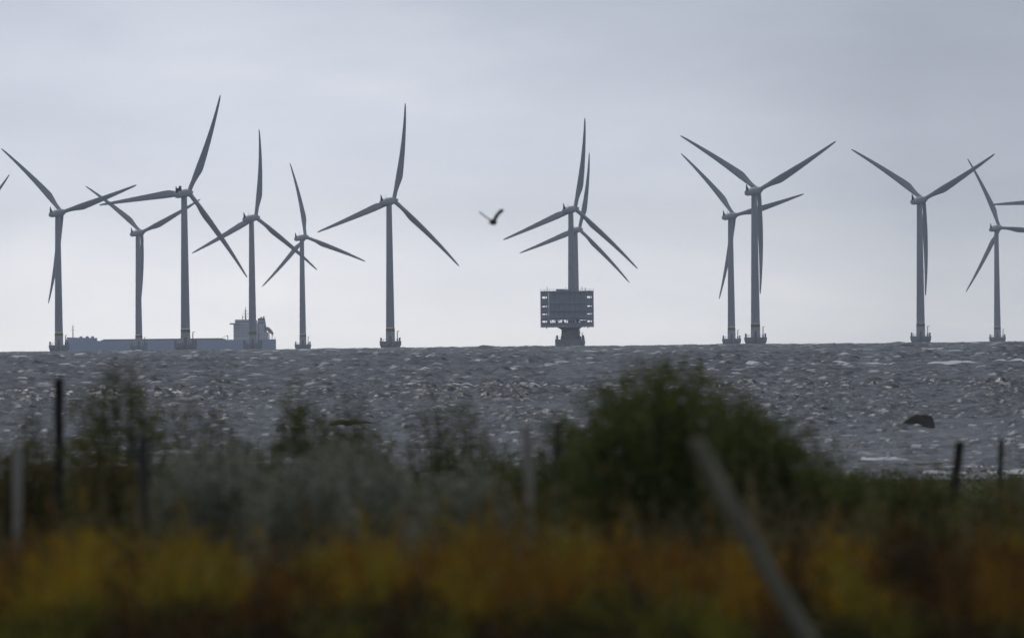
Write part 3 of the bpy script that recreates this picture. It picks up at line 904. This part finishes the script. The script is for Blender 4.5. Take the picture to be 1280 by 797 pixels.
shrub('silver grey shrub in front of the dark upright shrub', 120, [(330, 640), (350, 585), (375, 572), (400, 578), (425, 610), (435, 645)], SG, 8000, 0.024, 0.8, G)
shrub('silver grey shrub in front of the low olive shrub', 125, [(395, 640), (412, 570), (440, 545), (470, 548), (495, 575), (520, 630)], SG, 10000, 0.024, 0.9, G)
shrub('silver grey shrub left of the pale centre post, rightmost silver one', 121, [(520, 640), (540, 595), (570, 580), (600, 585), (630, 610), (648, 645)], SG, 8000, 0.024, 0.8, G)
shrub('dark green shrub low behind the dark right post', 160, [(1075, 612), (1095, 590), (1125, 578), (1160, 588), (1195, 600), (1215, 620)], DG, 5500, 0.032, 1.0, G)
shrub('small dark shrub at the right edge below the surf', 150, [(1215, 625), (1238, 600), (1258, 592), (1280, 605), (1300, 625)], DG + OG, 3600, 0.032, 0.8, G)

shrub('olive thicket at the left edge behind the pale post', 168, [(-40, 590), (-10, 562), (25, 556), (60, 566), (95, 560), (120, 600)], OG + BR, 8000, 0.034, 1.0, G)
shrub('low dark green thicket behind the gap left of the upright shrub', 178, [(225, 600), (250, 562), (285, 556), (315, 563), (345, 558), (372, 600)], DG, 7000, 0.034, 1.0, G)
shrub('low dark green thicket around the pale centre post', 176, [(515, 610), (540, 572), (575, 566), (610, 570), (645, 562), (680, 572), (715, 605)], DG, 9000, 0.034, 1.0, G)
shrub('olive green low thicket beneath the broad olive sea rock', 182, [(395, 600), (420, 545), (455, 535), (485, 548), (515, 575), (540, 610)], OG, 7000, 0.034, 1.0, G)

# low shrubs and herbs that nobody could count, down the slope to the beach
def scatter_low():
    rg = np.random.default_rng(91)
    n = 90000
    d = 225 + 308 * rg.random(n) ** 1.4
    x = (rg.random(n) * 2 - 1) * d * 0.055
    dens = vnoise(x / 1.6, d / 7, 61) * 0.6 + vnoise(x / 0.5, d / 2, 62) * 0.4
    keep = dens > 0.42
    x, d, dens = x[keep], d[keep], dens[keep]
    gz = np.interp(d, [a for a, b in GP], [b for a, b in GP])
    h = (0.15 + 0.6 * (dens - 0.42) / 0.5 + 1.1 * (vnoise(x / 1.0, d / 14, 63) - 0.45).clip(0, 1)) * np.interp(d, [225, 330, 450, 535], [1.0, 0.85, 0.8, 0.5])
    z = gz + h * rg.random(len(d)) ** 0.7
    P = np.stack([x, d, z], -1)
    v, q = leaf_quads(P, 0.055, rg, up=0.5)
    o = link('undergrowth', np_mesh('undergrowth', v, q, M_leaf, tints(len(P), DG + OG + OG, rg, 4)))
    o['kind'] = 'stuff'; o['label'] = 'low dark green undergrowth sloping to the beach'
scatter_low()

# grass and tall autumn herbs of the foreground
def blades(name, label, n, d0, d1, half, hmin, hmax, palette, width, seed, patch=(1.2, 3.0), leafy=0, pw=1.0):
    rg = np.random.default_rng(seed)
    d = d0 + (d1 - d0) * rg.random(n) ** pw
    x = (rg.random(n) * 2 - 1) * half
    pn = 0.52 * vnoise(x / patch[0], d / patch[1], seed) + 0.48 * vnoise(x / (patch[0] * 0.24), d / patch[1], seed + 1)
    hn = 0.5 * vnoise(x / 0.7 + 50, d / 7.0, seed + 2) + 0.5 * vnoise(x / 0.16, d / 6.0, seed + 3)
    gz = np.interp(d, [a for a, b in GP], [b for a, b in GP])
    h = (hmin + (hmax - hmin) * hn) * (0.72 + 0.4 * rg.random(n) + 0.3 * (rg.random(n) < 0.06))
    az = rg.random(n) * 6.283
    lean = np.stack([np.cos(az), np.sin(az)], -1) * (h * (0.06 + 0.26 * rg.random(n) ** 2))[:, None]
    lean[:, 0] -= 0.05 * h
    fa = rg.random(n) * 6.283
    wv = np.stack([np.cos(fa), np.sin(fa), 0 * fa], -1) * (width * (0.6 + 0.8 * rg.random(n)))[:, None]
    p0 = np.stack([x, d, gz - 0.05], -1)
    p1 = p0 + np.concatenate([lean * 0.35, (h * 0.55)[:, None]], -1)
    p2 = p0 + np.concatenate([lean, h[:, None]], -1)
    v = np.stack([p0 - wv, p0 + wv, p1 - wv * 0.8, p1 + wv * 0.8, p2 - wv * 0.25, p2 + wv * 0.25], 1).reshape(-1, 3)
    b = np.arange(n)[:, None] * 6
    q = np.concatenate([b + np.array([0, 1, 3, 2]), b + np.array([2, 3, 5, 4])], 1).reshape(-1, 4)
    pal = np.array(palette)
    pos = np.clip((pn - 0.15) / 0.7, 0, 0.999) * (len(pal) - 1) + rg.normal(0, 0.35, n)
    pos = np.clip(pos, 0, len(pal) - 1.001); i = pos.astype(int); fr = (pos - i)[:, None]
    tint = (pal[i] * (1 - fr) + pal[i + 1] * fr) * (0.75 + 0.5 * rg.random((n, 1)))
    tv = np.repeat(tint, 6, axis=0)
    if leafy:
        s = 0.25 + 0.75 * rg.random((n, leafy)) ** 0.7
        L_ = p0[:, None] * (1 - s[..., None]) + p2[:, None] * s[..., None] + rg.normal(size=(n, leafy, 3)) * 0.03
        lv_, lq = leaf_quads(L_.reshape(-1, 3), 0.035, rg, 0.3, 0.8)
        q = np.concatenate([q, lq + len(v)]); v = np.concatenate([v, lv_])
        tv = np.concatenate([tv, np.repeat(np.repeat(tint, leafy, axis=0), 4, axis=0)])
    o = link(name, np_mesh(name, v, q, M_grass, tv))
    o['kind'] = 'stuff'; o['label'] = label
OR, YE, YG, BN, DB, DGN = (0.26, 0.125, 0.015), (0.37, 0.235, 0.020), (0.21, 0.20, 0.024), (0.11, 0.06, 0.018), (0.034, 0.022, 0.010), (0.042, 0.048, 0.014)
ST = (0.20, 0.17, 0.09)
blades('tall_herbs', 'tall orange and yellow autumn herbs across the foreground', 17000, 93, 106, 8.5, 0.34, 0.95, [DB, DB, BN, OR, YE, YG, OR, BN, DB], 0.007, 201, (0.75, 14.0), leafy=5)
blades('meadow_grass', 'dry brown and green meadow grass in front', 22000, 84.6, 95, 7.5, 0.25, 0.74, [DB, BN, DB, DB, YG, DGN, DB, BN, DB], 0.006, 202, (0.6, 12.0), leafy=3)  # brown near grass, with shade among the blades put into the darker tints
blades('dry_stalks', 'straw coloured stalks standing among the silver shrubs', 3600, 109, 132, 9, 0.5, 1.35, [ST, OG[1], BN, ST, DGN, ST], 0.008, 206, (0.6, 9), leafy=5)
blades('short_grass', 'short grass between the shrubs', 26000, 106, 232, 14, 0.15, 0.42, [DGN, BN, YG, DB], 0.008, 203, (2, 6))
blades('trampled_grass', 'low trodden grass round the viewpoint', 22000, 4, 84.5, 7, 0.08, 0.34, [DGN, BN, YG], 0.006, 204, (1.5, 3))

# ------------------------------------------------------------------ posts
M_dark = mat('old_dark_timber', (0.025, 0.022, 0.02), 0.9, 0.3, 3.0, streak=(6, 6, 0.6))
M_grey = mat('weathered_grey_timber', (0.065, 0.062, 0.055), 0.9, 0.3, 3.0, streak=(6, 6, 0.6))
M_pole = mat('old_pole_timber', (0.21, 0.20, 0.145), 0.9, 0.3, 3.0, streak=(6, 6, 0.6))
M_palew = mat('pale_bleached_timber', (0.36, 0.345, 0.305), 0.9, 0.25, 3.0, streak=(6, 6, 0.6))
def post(label, top, bottom, d, wpx, material, name='fence_post', n=9, lean_y=0.0, group='old fence posts in the meadow'):
    """round post from its top pixel along to a lower pixel, carried on into the ground"""
    a = at(top[0], top[1], d); b = at(bottom[0], bottom[1], d)
    dirv = (b - a).normalized()
    g = land_z(d)
    e = a + dirv * ((a.z - g + 0.25) / -dirv.z)
    r_ = wpx * d / F / 2
    root = Vector((e.x, e.y, g))
    rr = random.Random(int(top[0]))
    pts = []; rad = []
    for i in range(8):
        s = i / 7
        p_ = e.lerp(a, s) - root
        j = r_ * 0.12
        pts.append((p_.x + rr.uniform(-j, j), p_.y + lean_y * s, p_.z)); rad.append(r_ * (1.08 - 0.12 * s) * rr.uniform(0.95, 1.05))
    pts.append((pts[-1][0], pts[-1][1], pts[-1][2] + r_ * 0.3)); rad.append(r_ * 0.6)
    f = MB(); f.tube(pts, rad, n)
    o = f.build(name, material, None, True)
    o.location = root
    tag(o, label, 'post', group)
    return o
post('tall black fence post standing clear against the water on the left', (73.5, 474), (74, 640), 166, 12.5, M_dark)
post('pale bleached fence post at the left picture edge', (22, 556), (21, 645), 134, 13, M_palew)
post('grey fence post at the left end of the silver shrubs', (179, 545), (180, 650), 117, 15, M_grey)
post('pale bleached fence post at the centre, left of the narrow dark shrub', (658, 532), (662, 640), 133, 14, M_palew)
post('dim grey fence post inside the narrow dark shrub', (697, 528), (699, 600), 148, 12, M_grey)
post('thick grey fence post in front of the largest bush, left of its middle', (798, 492), (801, 610), 139, 18, M_grey)
post('grey fence post in front of the largest bush, right of the leaning pole top', (938, 545), (938, 610), 165, 12, M_grey)
post('thin pale stick leaning left, between bush and right post', (1016, 570), (1038, 632), 150, 9, M_palew)
post('dark fence post leaning right, standing against the surf', (1200, 553), (1193, 610), 190, 12, M_dark)
post('faint thin grey fence post at the far right', (1251, 550), (1251, 604), 215, 7, M_grey)
post('thick weathered pole leaning diagonally in the near grass', (870, 552), (1008, 797), 84, 21, M_pole, name='leaning_pole', n=12, group=None)

# ------------------------------------------------------------------ sea haze
def haze():
    f = MB(); f.box(-16600, 16600, -400, 21200, -49, 150)
    mt = bpy.data.materials.new('sea_haze'); mt.use_nodes = True
    t = mt.node_tree; t.nodes.clear()
    o = t.nodes.new('ShaderNodeOutputMaterial')
    pv = t.nodes.new('ShaderNodeVolumePrincipled')
    pv.inputs['Color'].default_value = (0.80, 0.88, 1.0, 1)
    pv.inputs['Density'].default_value = 3.2e-5
    pv.inputs['Anisotropy'].default_value = 0.7
    t.links.new(pv.outputs[0], o.inputs['Volume'])
    h = f.build('haze', mt)
    h['kind'] = 'stuff'; h['label'] = 'thin pale sea haze'
haze()
